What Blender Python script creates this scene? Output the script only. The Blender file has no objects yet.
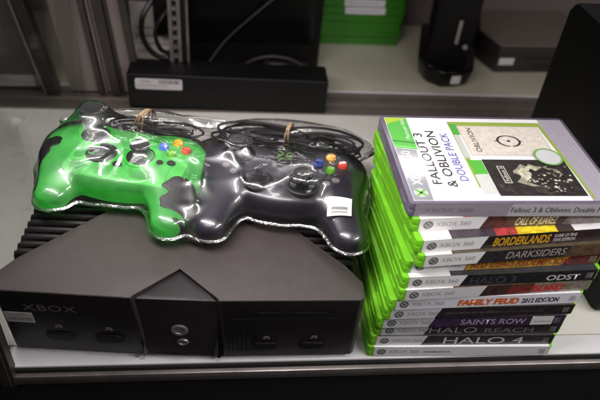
import bpy, bmesh, math, random
import numpy as np
from mathutils import Matrix, Vector
random.seed(7)
rng = np.random.default_rng(3)
scene = bpy.context.scene
COL = scene.collection
R = math.radians

# ------------------------------------------------------------------ materials
def lin(c):
    return tuple((v/255/12.92) if v/255 <= .04045 else ((v/255+.055)/1.055)**2.4 for v in c)

def mat(name, rgb, rough=.5, metal=0, spec=.5, coat=0, coat_rough=.08, trans=0, var=0.0, vscale=40, bump=0, bscale=400, rvar=0, sub=0):
    m = bpy.data.materials.new(name); m.use_nodes = True
    nt = m.node_tree; b = nt.nodes['Principled BSDF']
    col = lin(rgb) + (1,)
    b.inputs['Base Color'].default_value = col
    b.inputs['Roughness'].default_value = rough
    b.inputs['Metallic'].default_value = metal
    b.inputs['Specular IOR Level'].default_value = spec
    b.inputs['Coat Weight'].default_value = coat
    b.inputs['Coat Roughness'].default_value = coat_rough
    b.inputs['Transmission Weight'].default_value = trans
    tc = nt.nodes.new('ShaderNodeTexCoord')
    if var:
        n = nt.nodes.new('ShaderNodeTexNoise'); n.inputs['Scale'].default_value = vscale; n.inputs['Detail'].default_value = 6
        nt.links.new(tc.outputs['Object'], n.inputs['Vector'])
        r = nt.nodes.new('ShaderNodeValToRGB')
        r.color_ramp.elements[0].position = .3; r.color_ramp.elements[1].position = .7
        r.color_ramp.elements[0].color = tuple(c*(1-var) for c in col[:3])+(1,)
        r.color_ramp.elements[1].color = tuple(min(1, c*(1+var)) for c in col[:3])+(1,)
        nt.links.new(n.outputs['Fac'], r.inputs['Fac']); nt.links.new(r.outputs['Color'], b.inputs['Base Color'])
    if rvar:
        n = nt.nodes.new('ShaderNodeTexNoise'); n.inputs['Scale'].default_value = 25; n.inputs['Detail'].default_value = 8
        nt.links.new(tc.outputs['Object'], n.inputs['Vector'])
        mr = nt.nodes.new('ShaderNodeMapRange')
        mr.inputs['From Min'].default_value = .3; mr.inputs['From Max'].default_value = .7
        mr.inputs['To Min'].default_value = max(0, rough-rvar); mr.inputs['To Max'].default_value = min(1, rough+rvar)
        nt.links.new(n.outputs['Fac'], mr.inputs['Value']); nt.links.new(mr.outputs['Result'], b.inputs['Roughness'])
    if bump:
        n = nt.nodes.new('ShaderNodeTexNoise'); n.inputs['Scale'].default_value = bscale; n.inputs['Detail'].default_value = 3
        nt.links.new(tc.outputs['Object'], n.inputs['Vector'])
        bp = nt.nodes.new('ShaderNodeBump'); bp.inputs['Strength'].default_value = bump; bp.inputs['Distance'].default_value = .001
        nt.links.new(n.outputs['Fac'], bp.inputs['Height']); nt.links.new(bp.outputs['Normal'], b.inputs['Normal'])
    return m

def translucent(name, rgb, rough, mixf, inner=None):
    m = mat(name, rgb, rough, spec=.5, var=.12, vscale=60)
    nt = m.node_tree; b = nt.nodes['Principled BSDF']; out = nt.nodes['Material Output']
    t = nt.nodes.new('ShaderNodeBsdfTranslucent'); t.inputs['Color'].default_value = lin(inner or rgb)+(1,)
    mx = nt.nodes.new('ShaderNodeMixShader'); mx.inputs[0].default_value = mixf
    nt.links.new(b.outputs[0], mx.inputs[1]); nt.links.new(t.outputs[0], mx.inputs[2]); nt.links.new(mx.outputs[0], out.inputs['Surface'])
    return m

def clear_green(name):
    m = translucent(name, (110,238,118), .14, .45, (140,255,140)); nt = m.node_tree
    out = nt.nodes['Material Output']; src = out.inputs['Surface'].links[0].from_socket
    tr = nt.nodes.new('ShaderNodeBsdfTransparent'); tr.inputs['Color'].default_value = (.5,.97,.52,1)
    lw = nt.nodes.new('ShaderNodeLayerWeight'); lw.inputs['Blend'].default_value = .45
    mr = nt.nodes.new('ShaderNodeMapRange'); mr.inputs['From Min'].default_value = .1; mr.inputs['From Max'].default_value = .85
    mr.inputs['To Min'].default_value = .60; mr.inputs['To Max'].default_value = .05
    nt.links.new(lw.outputs['Facing'], mr.inputs['Value'])
    mx = nt.nodes.new('ShaderNodeMixShader'); nt.links.new(mr.outputs['Result'], mx.inputs[0])
    nt.links.new(src, mx.inputs[1]); nt.links.new(tr.outputs[0], mx.inputs[2]); nt.links.new(mx.outputs[0], out.inputs['Surface'])
    return m

def film(name, tint=(.97,.97,.97), base=.05, gain=.75, rough=.06, bump=.5, bscale=60, distort=1.5, haze=0.0):
    m = bpy.data.materials.new(name); m.use_nodes = True
    nt = m.node_tree; nt.nodes.remove(nt.nodes['Principled BSDF']); out = nt.nodes['Material Output']
    tr = nt.nodes.new('ShaderNodeBsdfTransparent'); tr.inputs['Color'].default_value = tint+(1,)
    gl = nt.nodes.new('ShaderNodeBsdfGlossy'); gl.inputs['Roughness'].default_value = rough
    lw = nt.nodes.new('ShaderNodeLayerWeight'); lw.inputs['Blend'].default_value = .18
    ma = nt.nodes.new('ShaderNodeMath'); ma.operation = 'MULTIPLY_ADD'; ma.inputs[1].default_value = gain; ma.inputs[2].default_value = base
    ma.use_clamp = True
    mx = nt.nodes.new('ShaderNodeMixShader')
    nt.links.new(lw.outputs['Fresnel'], ma.inputs[0]); nt.links.new(ma.outputs[0], mx.inputs[0])
    g2 = nt.nodes.new('ShaderNodeBsdfGlossy'); g2.inputs['Roughness'].default_value = .38
    m2 = nt.nodes.new('ShaderNodeMixShader'); m2.inputs[0].default_value = haze
    nt.links.new(tr.outputs[0], m2.inputs[1]); nt.links.new(g2.outputs[0], m2.inputs[2])
    nt.links.new(m2.outputs[0], mx.inputs[1]); nt.links.new(gl.outputs[0], mx.inputs[2]); nt.links.new(mx.outputs[0], out.inputs['Surface'])
    if bump:
        tc = nt.nodes.new('ShaderNodeTexCoord')
        n = nt.nodes.new('ShaderNodeTexNoise'); n.inputs['Scale'].default_value = bscale; n.inputs['Detail'].default_value = 4
        n.inputs['Distortion'].default_value = distort
        nt.links.new(tc.outputs['Object'], n.inputs['Vector'])
        bp = nt.nodes.new('ShaderNodeBump'); bp.inputs['Strength'].default_value = bump; bp.inputs['Distance'].default_value = .002
        nt.links.new(n.outputs['Fac'], bp.inputs['Height'])
        nt.links.new(bp.outputs['Normal'], gl.inputs['Normal']); nt.links.new(bp.outputs['Normal'], lw.inputs['Normal'])
    return m

M = dict(
    shelf = mat('white_laminate', (222,216,208), .32, var=.05, vscale=9, rvar=.1),
    shelf_lip = mat('shelf_edge_strip', (214,211,212), .3, var=.05, vscale=20),
    steel = mat('brushed_metal', (150,142,138), .38, metal=.8, var=.12, vscale=60),
    dark_steel = mat('dark_metal', (62,56,54), .45, metal=.4, var=.15, vscale=50),
    void = mat('black_cabinet', (14,12,12), .7, var=.2),
    counter = mat('pale_counter', (190,184,164), .35, var=.05, vscale=8, rvar=.1),
    track = mat('track_brown', (100,91,85), .5, var=.1, vscale=25),
    wall = mat('wall_brown_grey', (120,108,104), .7, var=.08, vscale=6),
    panel = mat('grey_panel', (118,106,102), .45, var=.07, vscale=7, rvar=.1),
    stile = mat('dark_stile', (48,42,41), .5, var=.15, vscale=30),
    black = mat('black_plastic', (12,10,10), .5, spec=.22, var=.15, vscale=50, bump=.25, bscale=900),
    black_shine = mat('black_gloss_plastic', (10,9,9), .2, spec=.35, var=.1),
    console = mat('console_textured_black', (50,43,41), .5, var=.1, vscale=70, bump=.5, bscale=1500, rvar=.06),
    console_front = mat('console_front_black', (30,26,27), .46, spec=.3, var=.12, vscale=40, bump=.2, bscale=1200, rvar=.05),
    console_gap = mat('console_groove_black', (9,8,8), .6),
    emboss = mat('embossed_grey', (124,116,114), .35, var=.1),
    silver = mat('silver_button', (150,146,146), .3, metal=.6, var=.1),
    sticker = mat('white_sticker', (205,201,198), .5, var=.04, vscale=80),
    ink = mat('sticker_ink', (52,48,50), .6),
    green_shell = translucent('green_case_plastic', (150,228,62), .18, .5, (185,250,90)),
    grey_shell = translucent('grey_case_plastic', (112,104,122), .22, .15),
    ctrl_black = mat('controller_black', (36,31,43), .34, var=.12, vscale=60, coat=.2),
    ctrl_rubber = mat('controller_rubber', (18,16,17), .55, var=.15, vscale=80, bump=.4, bscale=700),
    ctrl_green = clear_green('controller_green_plastic'),
    green_rim = translucent('controller_green_seam', (70,225,70), .2, .5),
    cable = mat('black_cable', (60,56,60), .24, var=.1),
    band = mat('tan_band', (178,150,112), .6, var=.1, vscale=200),
    btn_g = mat('button_green', (96,165,40), .2, coat=.6), btn_r = mat('button_red', (212,72,48), .2, coat=.6),
    btn_b = mat('button_blue', (88,112,215), .2, coat=.6), btn_y = mat('button_yellow', (238,168,40), .2, coat=.6),
    logo_green = mat('logo_green', (90,150,30), .35, var=.1),
    bag = film('clear_bag_film', base=.06, gain=.9, rough=.055, bump=.13, bscale=48, haze=.06, distort=.8),
    seam = film('bag_seam_film', base=.22, gain=.8, rough=.14, bump=.8, bscale=120, haze=.12),
    glass = film('side_glass', (.9,.92,.91), base=.015, gain=.3, rough=.05, bump=0),
)
PAPER = {}
def paper(rgb, coat=.7, var=.03, rough=.5):
    k = (rgb, coat, var, rough)
    if k not in PAPER:
        PAPER[k] = mat('printed_paper_%d_%d_%d' % rgb, rgb, rough, coat=coat, coat_rough=.07, var=var, vscale=90 if var < .1 else 190)
    return PAPER[k]

# ------------------------------------------------------------------ mesh helpers
def finish(name, bm, mats, parent=None, smooth=True, loc=None):
    me = bpy.data.meshes.new(name); bmesh.ops.recalc_face_normals(bm, faces=bm.faces); bm.to_mesh(me); bm.free()
    if not isinstance(mats, (list, tuple)): mats = [mats]
    for m in mats: me.materials.append(m)
    if smooth:
        for p in me.polygons: p.use_smooth = True
        me.set_sharp_from_angle(angle=R(35))
    o = bpy.data.objects.new(name, me); COL.objects.link(o)
    if parent: o.parent = parent
    if loc: o.location = loc
    return o

def tag(o, label=None, cat=None, group=None, kind=None):
    if label: o['label'] = label
    if cat: o['category'] = cat
    if group: o['group'] = group
    if kind: o['kind'] = kind
    return o

def thing(name, label, cat, loc=(0,0,0), rz=0, group=None, rx=0):
    o = bpy.data.objects.new(name, None); COL.objects.link(o); o.empty_display_size = .02
    o.location = loc; o.rotation_euler = (rx, 0, rz)
    return tag(o, label, cat, group)

def box(bm, x0, x1, y0, y1, z0, z1, bev=0, seg=2, mi=0):
    vs = [bm.verts.new((x, y, z)) for x in (x0, x1) for y in (y0, y1) for z in (z0, z1)]
    fs = []
    for q in ((0,1,3,2), (4,6,7,5), (0,4,5,1), (2,3,7,6), (0,2,6,4), (1,5,7,3)):
        f = bm.faces.new([vs[i] for i in q]); f.material_index = mi; fs.append(f)
    if bev:
        es = list({e for f in fs for e in f.edges})
        bmesh.ops.bevel(bm, geom=es, offset=bev, segments=seg, affect='EDGES', profile=.5)
    return fs

def prism(bm, pts, z0, z1, bev=0, seg=2, shift=None, mi=0):
    """pts outline (x,y); shift(x,y)->(x,y) optional for the lower ring"""
    lo = [bm.verts.new((*(shift(x, y) if shift else (x, y)), z0)) for x, y in pts]
    hi = [bm.verts.new((x, y, z1)) for x, y in pts]
    n = len(pts); fs = [bm.faces.new(lo[::-1]), bm.faces.new(hi)]
    for i in range(n): fs.append(bm.faces.new((lo[i], lo[(i+1) % n], hi[(i+1) % n], hi[i])))
    for f in fs: f.material_index = mi
    if bev:
        es = list({e for f in fs for e in f.edges})
        bmesh.ops.bevel(bm, geom=es, offset=bev, segments=seg, affect='EDGES', profile=.5)
    return fs

def rrect(x0, x1, y0, y1, r, n=5):
    o = []
    for cx, cy, a0 in ((x1-r, y1-r, 0), (x0+r, y1-r, 90), (x0+r, y0+r, 180), (x1-r, y0+r, 270)):
        for k in range(n+1):
            a = R(a0+90*k/n); o.append((cx+r*math.cos(a), cy+r*math.sin(a)))
    return o

def tube(bm, pts, r, n=8, closed=False, mi=0):
    P = [Vector(p) for p in pts]; N = len(P); rings = []
    up = None
    for i in range(N):
        if closed: t = P[(i+1) % N]-P[i-1]
        else: t = P[min(i+1, N-1)]-P[max(i-1, 0)]
        t.normalize()
        if up is None: up = t.orthogonal().normalized()
        up = (up - t*up.dot(t)); up = up.normalized() if up.length > 1e-6 else t.orthogonal().normalized()
        s = t.cross(up); rr = r[i] if hasattr(r, '__len__') else r
        rings.append([bm.verts.new(P[i]+(up*math.cos(2*math.pi*k/n)+s*math.sin(2*math.pi*k/n))*rr) for k in range(n)])
    for i in range(N if closed else N-1):
        a, b = rings[i], rings[(i+1) % N]
        for k in range(n):
            f = bm.faces.new((a[k], a[(k+1) % n], b[(k+1) % n], b[k])); f.material_index = mi
    if not closed:
        bm.faces.new(rings[0][::-1]).material_index = mi; bm.faces.new(rings[-1]).material_index = mi

def lathe(bm, prof, cx, cy, n=28, mi=0, sx=1, sy=1):
    rings = []
    for r, z in prof:
        rings.append([bm.verts.new((cx+sx*r*math.cos(2*math.pi*k/n), cy+sy*r*math.sin(2*math.pi*k/n), z)) for k in range(n)])
    for a, b in zip(rings, rings[1:]):
        for k in range(n): bm.faces.new((a[k], a[(k+1) % n], b[(k+1) % n], b[k])).material_index = mi
    bm.faces.new(rings[0][::-1]).material_index = mi; bm.faces.new(rings[-1]).material_index = mi

def flat(bm, pts, mi=0):
    f = bm.faces.new([bm.verts.new(p) for p in pts]); f.material_index = mi

def lettering(name, s, material, parent, mtx, width=None, height=None, bold=0.0, shear=0, spacing=1.0):
    """flat text whose left baseline sits at the origin of mtx, fitted to width x cap height"""
    cu = bpy.data.curves.new(name, 'FONT'); cu.body = s; cu.size = 1; cu.offset = bold; cu.shear = shear; cu.space_character = spacing
    cu.resolution_u = 3; cu.extrude = 0.0
    tmp = bpy.data.objects.new(name, cu); COL.objects.link(tmp)
    dg = bpy.context.evaluated_depsgraph_get(); dg.update()
    me = bpy.data.meshes.new_from_object(tmp.evaluated_get(dg)); bpy.data.objects.remove(tmp); bpy.data.curves.remove(cu)
    co = np.array([v.co[:] for v in me.vertices])
    x0, x1 = co[:, 0].min(), co[:, 0].max(); ch = .70
    sx = (width/(x1-x0)) if width else (height/ch); sy = (height/ch) if height else sx
    me.transform(Matrix.Translation((-x0*sx, 0, 0)) @ Matrix.Diagonal((sx, sy, 1, 1)))
    me.transform(mtx)
    me.materials.clear(); me.materials.append(material); me.name = name
    o = bpy.data.objects.new(name, me); COL.objects.link(o); o.parent = parent
    return o

def M_spine(x, z, y):      # text on a face looking towards -y
    return Matrix.Translation((x, y, z)) @ Matrix.Rotation(R(90), 4, 'X')
def M_cover(u, v, z):      # text running away from the viewer (+y), its top towards -x
    return Matrix.Translation((u, v, z)) @ Matrix.Rotation(R(90), 4, 'Z')

# ------------------------------------------------------------------ setting
bm = bmesh.new(); box(bm, -.75, 1.1, .024, .452, -.02, 0)
shelf = tag(finish('shelf', bm, M['shelf'], smooth=False), kind='structure')
bm = bmesh.new(); box(bm, -.24, 1.1, .0, .0235, -.004, -.0008, .0006, 1)
finish('front_strip', bm, M['shelf_lip'], shelf, False)

bm = bmesh.new(); box(bm, -.75, 1.3, .522, .80, -.02, 0, .0012, 1)
counter = tag(finish('counter', bm, M['counter'], smooth=False), kind='structure')
bm = bmesh.new(); box(bm, -.75, 1.3, .5208, .5255, .0003, .0022, .0006, 1)
finish('front_edge', bm, M['shelf_lip'], counter)
bm = bmesh.new(); box(bm, -.9, 1.6, .812, .83, -.3, .45)
tag(finish('wall', bm, M['wall'], smooth=False), kind='structure')
bm = bmesh.new(); box(bm, -3, 3, -2, 2.5, -.92, -.9)
tag(finish('floor', bm, mat('dark_floor', (40,36,35), .6, var=.2, vscale=3), smooth=False), kind='structure')

case = thing('display_case', 'low dark metal and glass display case holding the white shelf', 'display case')
bm = bmesh.new(); box(bm, -.75, 1.1, -.003, .45, -.9, -.0225)
finish('cabinet_base', bm, M['void'], case, False)
bm = bmesh.new(); box(bm, -.26, 1.1, -.0065, .012, -.0215, -.009, .0015, 2)
finish('front_rail', bm, M['steel'], case)
bm = bmesh.new(); box(bm, -.26, 1.1, -.002, .012, -.0088, -.0042)
finish('rail_gap', bm, M['console_gap'], case, False)
# corner post at the front left and the glass side behind it
bm = bmesh.new()
box(bm, -.243, -.2335, -.010, .004, -.02, .45, .001, 1); box(bm, -.2333, -.2305, -.0085, .0025, -.02, .45, .0005, 1)
finish('corner_post', bm, M['dark_steel'], case)
bm = bmesh.new(); box(bm, -.2405, -.2365, .0045, .022, .0006, .45); box(bm, -.2405, -.2365, .022, .45, .0008, .45)
finish('side_glass', bm, M['glass'], case, False)
# two sliding-door rails at the back of the shelf
bm = bmesh.new(); box(bm, -.75, 1.1, .4525, .5205, -.02, -.006)
for y0, y1 in ((.4525, .458), (.484, .488), (.514, .5205)): box(bm, -.75, 1.1, y0, y1, -.0058, .0012, .0006, 1)
finish('door_track', bm, M['track'], case)

def upright(name, pts, w, d, m, parent=None):
    (xa, za), (xb, zb), y = pts
    bm = bmesh.new(); ux = (xb-xa)/(zb-za)
    def X(z): return xa+ux*(z-za)
    box(bm, 0, w, 0, d, -.004, .5, min(w, d)*.12, 1)
    for v in bm.verts: v.co.x += X(v.co.z); v.co.y += y
    return finish(name, bm, m, parent)

door = thing('sliding_door', 'grey sliding door panel with dark vertical stiles behind the green controller', 'sliding door', (0,0,0))
LEAN = -.085
def leanbox(bm, x0, x1, y0, y1, z0, z1, bev=0, mi=0):
    n0 = len(bm.verts); box(bm, x0, x1, y0, y1, z0, z1, bev, 1, mi); bm.verts.ensure_lookup_table()
    for v in list(bm.verts)[n0:]: v.co.x += v.co.z*LEAN
bm = bmesh.new(); leanbox(bm, -.275, -.175, .505, .512, .0015, .5); finish('panel', bm, M['panel'], door, False)
for x0, x1, m in ((-.232, -.224, 'stile'), (-.2215, -.2185, 'steel'), (-.213, -.199, 'stile'), (-.1965, -.1935, 'stile'), (-.1765, -.166, 'stile')):
    bm = bmesh.new(); leanbox(bm, x0, x1, .494, .5045, .0015, .5, .0008); finish('stile', bm, M[m], door)
neighbour = thing('end_panel', 'grey end panel edged by a thick dark leaning bar at the far left', 'panel', (0,0,0))
bm = bmesh.new(); leanbox(bm, -.70, -.312, .515, .522, .0015, .5); finish('panel', bm, mat('dim_panel', (84,79,76), .5, var=.1, vscale=5), neighbour, False)
bm = bmesh.new()
n0 = 0; box(bm, -.307, -.291, .492, .5135, .0015, .5, .001, 1)
for v in bm.verts: v.co.x += v.co.z*-.17
finish('bar', bm, M['stile'], neighbour)
bm = bmesh.new(); box(bm, -.3115, -.3075, .490, .512, .0015, .5, .0006, 1)
for v in bm.verts: v.co.x += v.co.z*-.17
finish('edge_trim', bm, M['steel'], neighbour)
bm = bmesh.new(); box(bm, -.70, -.316, .506, .514, .0015, .012, .001, 1); finish('skirting', bm, M['stile'], neighbour)

# slotted shelf upright
up = thing('slotted_upright', 'slotted grey steel shelf upright standing behind the black box', 'shelf upright', (-.122, .50, 0))
bm = bmesh.new()
box(bm, 0, .006, 0, .012, 0, .5, .0006, 1); box(bm, .0125, .018, 0, .012, 0, .5, .0006, 1); box(bm, .0255, .029, 0, .012, 0, .5, .0006, 1)
for k in range(34): box(bm, .0061, .0124, .002, .010, .004+k*.0148, .010+k*.0148)
finish('channel', bm, M['steel'], up)
bm = bmesh.new(); box(bm, .001, .028, .0125, .0145, 0, .5); finish('backing', bm, M['console_gap'], up, False)

# ------------------------------------------------------------------ game cases
T, W, D = .0145, .190, .135
def shell_mesh():
    bm = bmesh.new(); t = .0141
    prism(bm, rrect(0, W, 0, D, .0035), 0, .0066, .0006, 2)
    prism(bm, rrect(0, W, 0, D, .0035), .0074, t, .0006, 2)
    prism(bm, rrect(.0032, W-.0032, .0006, D-.001, .003), .0062, .0078)
    # hinge lugs and thumb notch ridges on the open ends
    for y0, y1 in ((.012, .03), (.105, .123)):
        box(bm, -.0006, .002, y0, y1, .0012, .0058, .0003, 1); box(bm, W-.002, W+.0006, y0, y1, .0012, .0058, .0003, 1)
    return bm
_o = finish('case_shell', shell_mesh(), M['green_shell']); SHELL = _o.data; bpy.data.objects.remove(_o)
SHELL_GREY = SHELL.copy(); SHELL_GREY.materials.clear(); SHELL_GREY.materials.append(M['grey_shell'])
SHELL_SHADED = SHELL.copy(); SHELL_SHADED.materials.clear(); SHELL_SHADED.materials.append(mat('shaded_green_plastic', (40,108,12), .3, var=.2, vscale=30))  # case green darkened in colour to imitate the weaker light on the far stack
WHITE = (225,222,222)

def strip_sheet(name, segs, parent, plane):
    """segs: (x0, x1, rgb, slant) in mm; plane: function (x, t)->xyz with t 0..1 across the sheet"""
    bm = bmesh.new(); mats = []
    for x0, x1, rgb, s0, s1 in segs:
        m = paper(rgb) if min(rgb) > 125 else paper(rgb, .7, .5)
        if m not in mats: mats.append(m)
        k = mats.index(m)
        flat(bm, [plane(x0*.001, 0), plane(x1*.001, 0), plane((x1+s1)*.001, 1), plane((x0+s0)*.001, 1)], k)
    return finish(name, bm, mats, parent, False)

def spine(parent, segs, z0=.0001, z1=.0140, y=-.0003):
    return strip_sheet('spine_sheet', segs, parent, lambda x, t: (x, y, z0+(z1-z0)*t))
def cover(parent, segs, z=.01425, y0=-.0003, y1=.1335):
    return strip_sheet('cover_sheet', segs, parent, lambda x, t: (x, y0+(y1-y0)*t, z))

def spine_logo(parent, x, z=.0070, r=.0044, y=-.00045, c1=(96,98,92), c2=(196,198,192)):
    bm = bmesh.new()
    n = 24
    def ring(r0, r1, mi):
        for k in range(n):
            a, b = 2*math.pi*k/n, 2*math.pi*(k+1)/n
            flat(bm, [(x+r0*math.cos(a), y, z+r0*math.sin(a)), (x+r1*math.cos(a), y, z+r1*math.sin(a)), (x+r1*math.cos(b), y, z+r1*math.sin(b)), (x+r0*math.cos(b), y, z+r0*math.sin(b))], mi)
    ring(.0001, r*.62, 1); ring(r*.62, r, 0)
    for a in (45, 135):
        c, s = math.cos(R(a)), math.sin(R(a)); w = r*.16
        flat(bm, [(x+c*r*.8-s*w, y-.0001, z+s*r*.8+c*w), (x-c*r*.8-s*w, y-.0001, z-s*r*.8+c*w), (x-c*r*.8+s*w, y-.0001, z-s*r*.8-c*w), (x+c*r*.8+s*w, y-.0001, z+s*r*.8-c*w)], 0)
    return finish('logo', bm, [paper(c1), paper(c2)], parent, False)

def bars(parent, x0, x1, z0, z1, y, rgb, n, name='barcode'):
    bm = bmesh.new(); x = x0; rr = random.Random(n)
    while x < x1:
        w = rr.choice((.0004, .0007, .001))
        flat(bm, [(x, y, z0), (min(x+w, x1), y, z0), (min(x+w, x1), y, z1), (x, y, z1)]); x += w+rr.choice((.0005, .0008, .0012))
    return finish(name, bm, paper(rgb), parent, False)

GROUP = 'game cases in the near stack'
GREYT = (150,148,150)
# x, y, angle, left band end mm, band colour, spine art segs, cover segs, texts, label
def band(e, rgb=WHITE, s=5): return (6.5, e, rgb, 0, s)
CASES = [
 dict(x=.119, y=.0105, a=3.9, sp=[band(62), (62,84,(70,38,32),5,4), (84,140,(72,56,48),4,4), (140,187,(118,104,100),4,0)],
      cv=[(6,44,(232,230,228),0,6),(44,66,(205,70,60),6,6),(66,100,(150,90,50),6,0),(100,186,(90,64,50),0,0)],
      tx=[('CALL OF JUAREZ',94,134,.0022,.0085,(214,200,176),.02,.3)],
      label='brown-spined game case with pale slanted lettering, directly under the grey top case'),
 dict(x=.1225, y=-.0005, a=5.3, sp=[band(60), (60,127,(34,24,26),5,3), (127,187,(46,30,32),3,0)],
      cv=[(6,31,(236,234,232),0,6),(31,72,(52,40,50),6,8),(72,92,(168,50,52),8,14),(92,130,(232,190,30),14,6),(130,146,(60,44,40),6,4),(146,186,(226,222,224),4,0)],
      tx=[('BORDERLANDS',71,125,.0022,.0092,(200,150,30),.03,.12),('GAME OF THE',128,150,.0076,.0036,(190,180,180),.02,.1),('YEAR EDITION',128,150,.0026,.0036,(190,180,180),.02,.1)],
      label='dark-spined game case with bold yellow lettering, jutting forward near top of stack'),
 dict(x=.1265, y=-.0035, a=5.1, sp=[band(56), (56,140,(42,36,42),5,4), (140,187,(88,66,48),4,0)],
      cv=[(6,30,WHITE,0,0),(30,186,(70,56,40),0,0)],
      tx=[('DARKSIDERS',82,140,.0034,.0082,(150,140,128),.01,.12)],
      label='dark grey-spined game case with thin pale lettering, right under the bold yellow lettering'),
 dict(x=.1195, y=.004, a=3.3, sp=[band(56), (56,150,(176,140,36),3,8), (150,187,(92,34,32),8,0)],
      cv=[(6,30,WHITE,0,0),(30,186,(190,150,40),0,0)],
      tx=[('RED DEAD REDEMPTION',62,158,.0022,.0072,(150,52,26),.02,.1)],
      label='mustard yellow game case with rust red lettering in the upper half of the stack'),
 dict(x=.1185, y=-.001, a=2.6, sp=[band(55), (55,187,(30,28,32),5,0)],
      cv=[(6,44,WHITE,0,3),(44,186,(34,36,44),3,0)],
      tx=[('HALO 3',64,108,.002,.0085,(66,64,72),.01,.0),('ODST',138,171,.0024,.0068,(186,184,186),.02,.0)],
      label='black-spined game case with four wide pale letters, just below the mustard yellow case'),
 dict(x=.118, y=-.003, a=3.4, sp=[band(78,(205,203,205)), (78,104,(60,38,36),5,3), (104,128,(88,50,42),3,2), (128,187,(124,112,98),2,0)],
      cv=[(6,50,WHITE,0,0),(50,186,(80,50,46),0,0)],
      tx=[('DEAD',106,128,.0026,.0075,(140,36,36),.03,.0),('ISLAND',130,160,.0026,.0085,(196,40,40),.04,.0)],
      label='game case with red block lettering on a tan and brown spine'),
 dict(x=.112, y=-.001, a=1.8, sp=[(7,187,(214,212,220),0,0)],
      cv=[(6,186,(215,212,218),0,0)],
      tx=[('FAMILY FEUD',66,126,.003,.0075,(206,96,36),.05,.1),('2012 EDITION',129,166,.0034,.006,(40,36,60),.03,.0)],
      label='white-spined game case with orange and dark lettering, mid stack'),
 dict(x=.110, y=.0, a=1.0, sp=[band(50,(198,196,200)), (50,187,(38,32,34),5,0)],
      cv=[(6,186,(60,52,52),0,0)], tx=[], dash=[(60,112,(96,88,88)),(112,156,(70,64,64))],
      label='plain charcoal game case with faint small markings, just below the orange-lettered white case'),
 dict(x=.106, y=.0018, a=.2, sp=[band(51,(198,196,200)), (51,187,(56,38,66),5,0)],
      cv=[(6,186,(70,52,78),0,0)], tx=[('SAINTS ROW',82,148,.0028,.0075,(150,138,156),.02,.0)], sticker=(153,175),
      label='purple-spined game case with a white price sticker near its right end'),
 dict(x=.107, y=.0048, a=-.4, sp=[band(49,(198,196,200)), (49,187,(46,40,44),5,0)],
      cv=[(6,186,(60,54,58),0,0)], tx=[('HALO',54,102,.0024,.0085,(150,146,150),-.005,.0),('REACH',110,160,.0024,.0066,(120,114,118),.0,.0)],
      label='charcoal game case with thin wide pale letters, right under the purple-spined case'),
 dict(x=.104, y=.004, a=-.9, sp=[band(52,(205,203,206)), (52,187,(36,33,36),5,0)],
      cv=[(6,186,(50,46,48),0,0)], tx=[('HALO 4',74,156,.002,.0098,(196,194,196),.0,.0)],
      label='charcoal game case with tall bright thin lettering, second from bottom of stack'),
 dict(x=.103, y=.002, a=-1.2, sp=[(7,187,(216,214,216),0,0)],
      cv=[(6,186,(222,220,222),0,0)], tx=[], dash=[(57,84,(90,88,92))],
      label='bottom game case of the stack, nearly all white spine lying on the shelf'),
]
for i, c in enumerate(CASES):
    k = 11-i
    t = thing('game_case', c['label'], 'game case', (c['x'], c['y'], k*T+.0003), R(c['a']), GROUP)
    s = bpy.data.objects.new('case_shell', SHELL); COL.objects.link(s); s.parent = t
    sp = spine(t, c['sp']); cover(t, c['cv'])
    spine_logo(sp, .0145)
    lettering('logo_lettering', 'XBOX 360', paper(GREYT), sp, M_spine(.0215, .0050, -.00045), .031, .0048, -.005)
    for (txt, x0, x1, z, h, rgb, bold, sh) in c['tx']:
        lettering('title_lettering', txt, paper(rgb), sp, M_spine(x0*.001, z, -.00045), (x1-x0)*.001, h, bold, sh)
    for (x0, x1, rgb) in c.get('dash', []):
        bars(sp, x0*.001, x1*.001, .0055, .0078, -.00045, rgb, int(x0), 'small_print')
    bars(sp, .177, .1835, .0035, .0105, -.00045, (136,132,132) if c['sp'][-1][2][0] < 150 else (150,150,150), 5+i, 'rating_mark')
    if c.get('sticker'):
        a, b = c['sticker']; bm = bmesh.new(); box(bm, a*.001, b*.001, -.0009, -.0006, .0012, .0128)
        st = finish('price_sticker', bm, M['sticker'], sp, False)
        bars(st, a*.001+.002, b*.001-.002, .0055, .0070, -.00105, (130,126,130), 3, 'small_print')

# the top case
t = thing('game_case', 'grey game case atop the stack, its white cover with black lettering facing up', 'game case', (.1143, .0135, 12*T+.0003), R(.5), GROUP)
s = bpy.data.objects.new('case_shell', SHELL_GREY); COL.objects.link(s); s.parent = t
sp = spine(t, [(5,86,(136,130,138),0,3),(86,187,(164,160,164),3,0)])
lettering('logo_lettering', 'XBOX 360', paper((112,106,116)), sp, M_spine(.013, .0048, -.00045), .042, .0048)
lettering('small_print', 'PLATINUM', paper((160,156,160)), sp, M_spine(.062, .0052, -.00045), .020, .0032)
lettering('title_lettering', 'Fallout 3 & Oblivion: Double Pack', paper((62,56,62)), sp, M_spine(.089, .0046, -.00045), .090, .0056, .005)
zc = .01425
bm = bmesh.new(); mats = []
def P(poly, rgb, lift=0, var=.03):
    m = paper(rgb, .8, var)
    if m not in mats: mats.append(m)
    flat(bm, [(u*.001, v*.001, zc+lift*.00012) for u, v in poly], mats.index(m))
def Q(u0, u1, v0, v1, rgb, lift=0): P([(u0,v0),(u1,v0),(u1,v1),(u0,v1)], rgb, lift)
Q(4, 162, 3.5, 131.5, (238,237,240))
Q(162, 187, 3.5, 131.5, (166,159,170))
P([(4.3,4),(21,4),(23.5,76),(4.3,80)], (138,138,144), 1)                       # silver band
P([(4.3,80.5),(25,76.5),(26,131),(4.3,131)], (84,178,66), 1)                    # green block
P([(4.3,118),(9,122),(24,128),(24,131),(4.3,131)], (168,196,50), 2)
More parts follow.
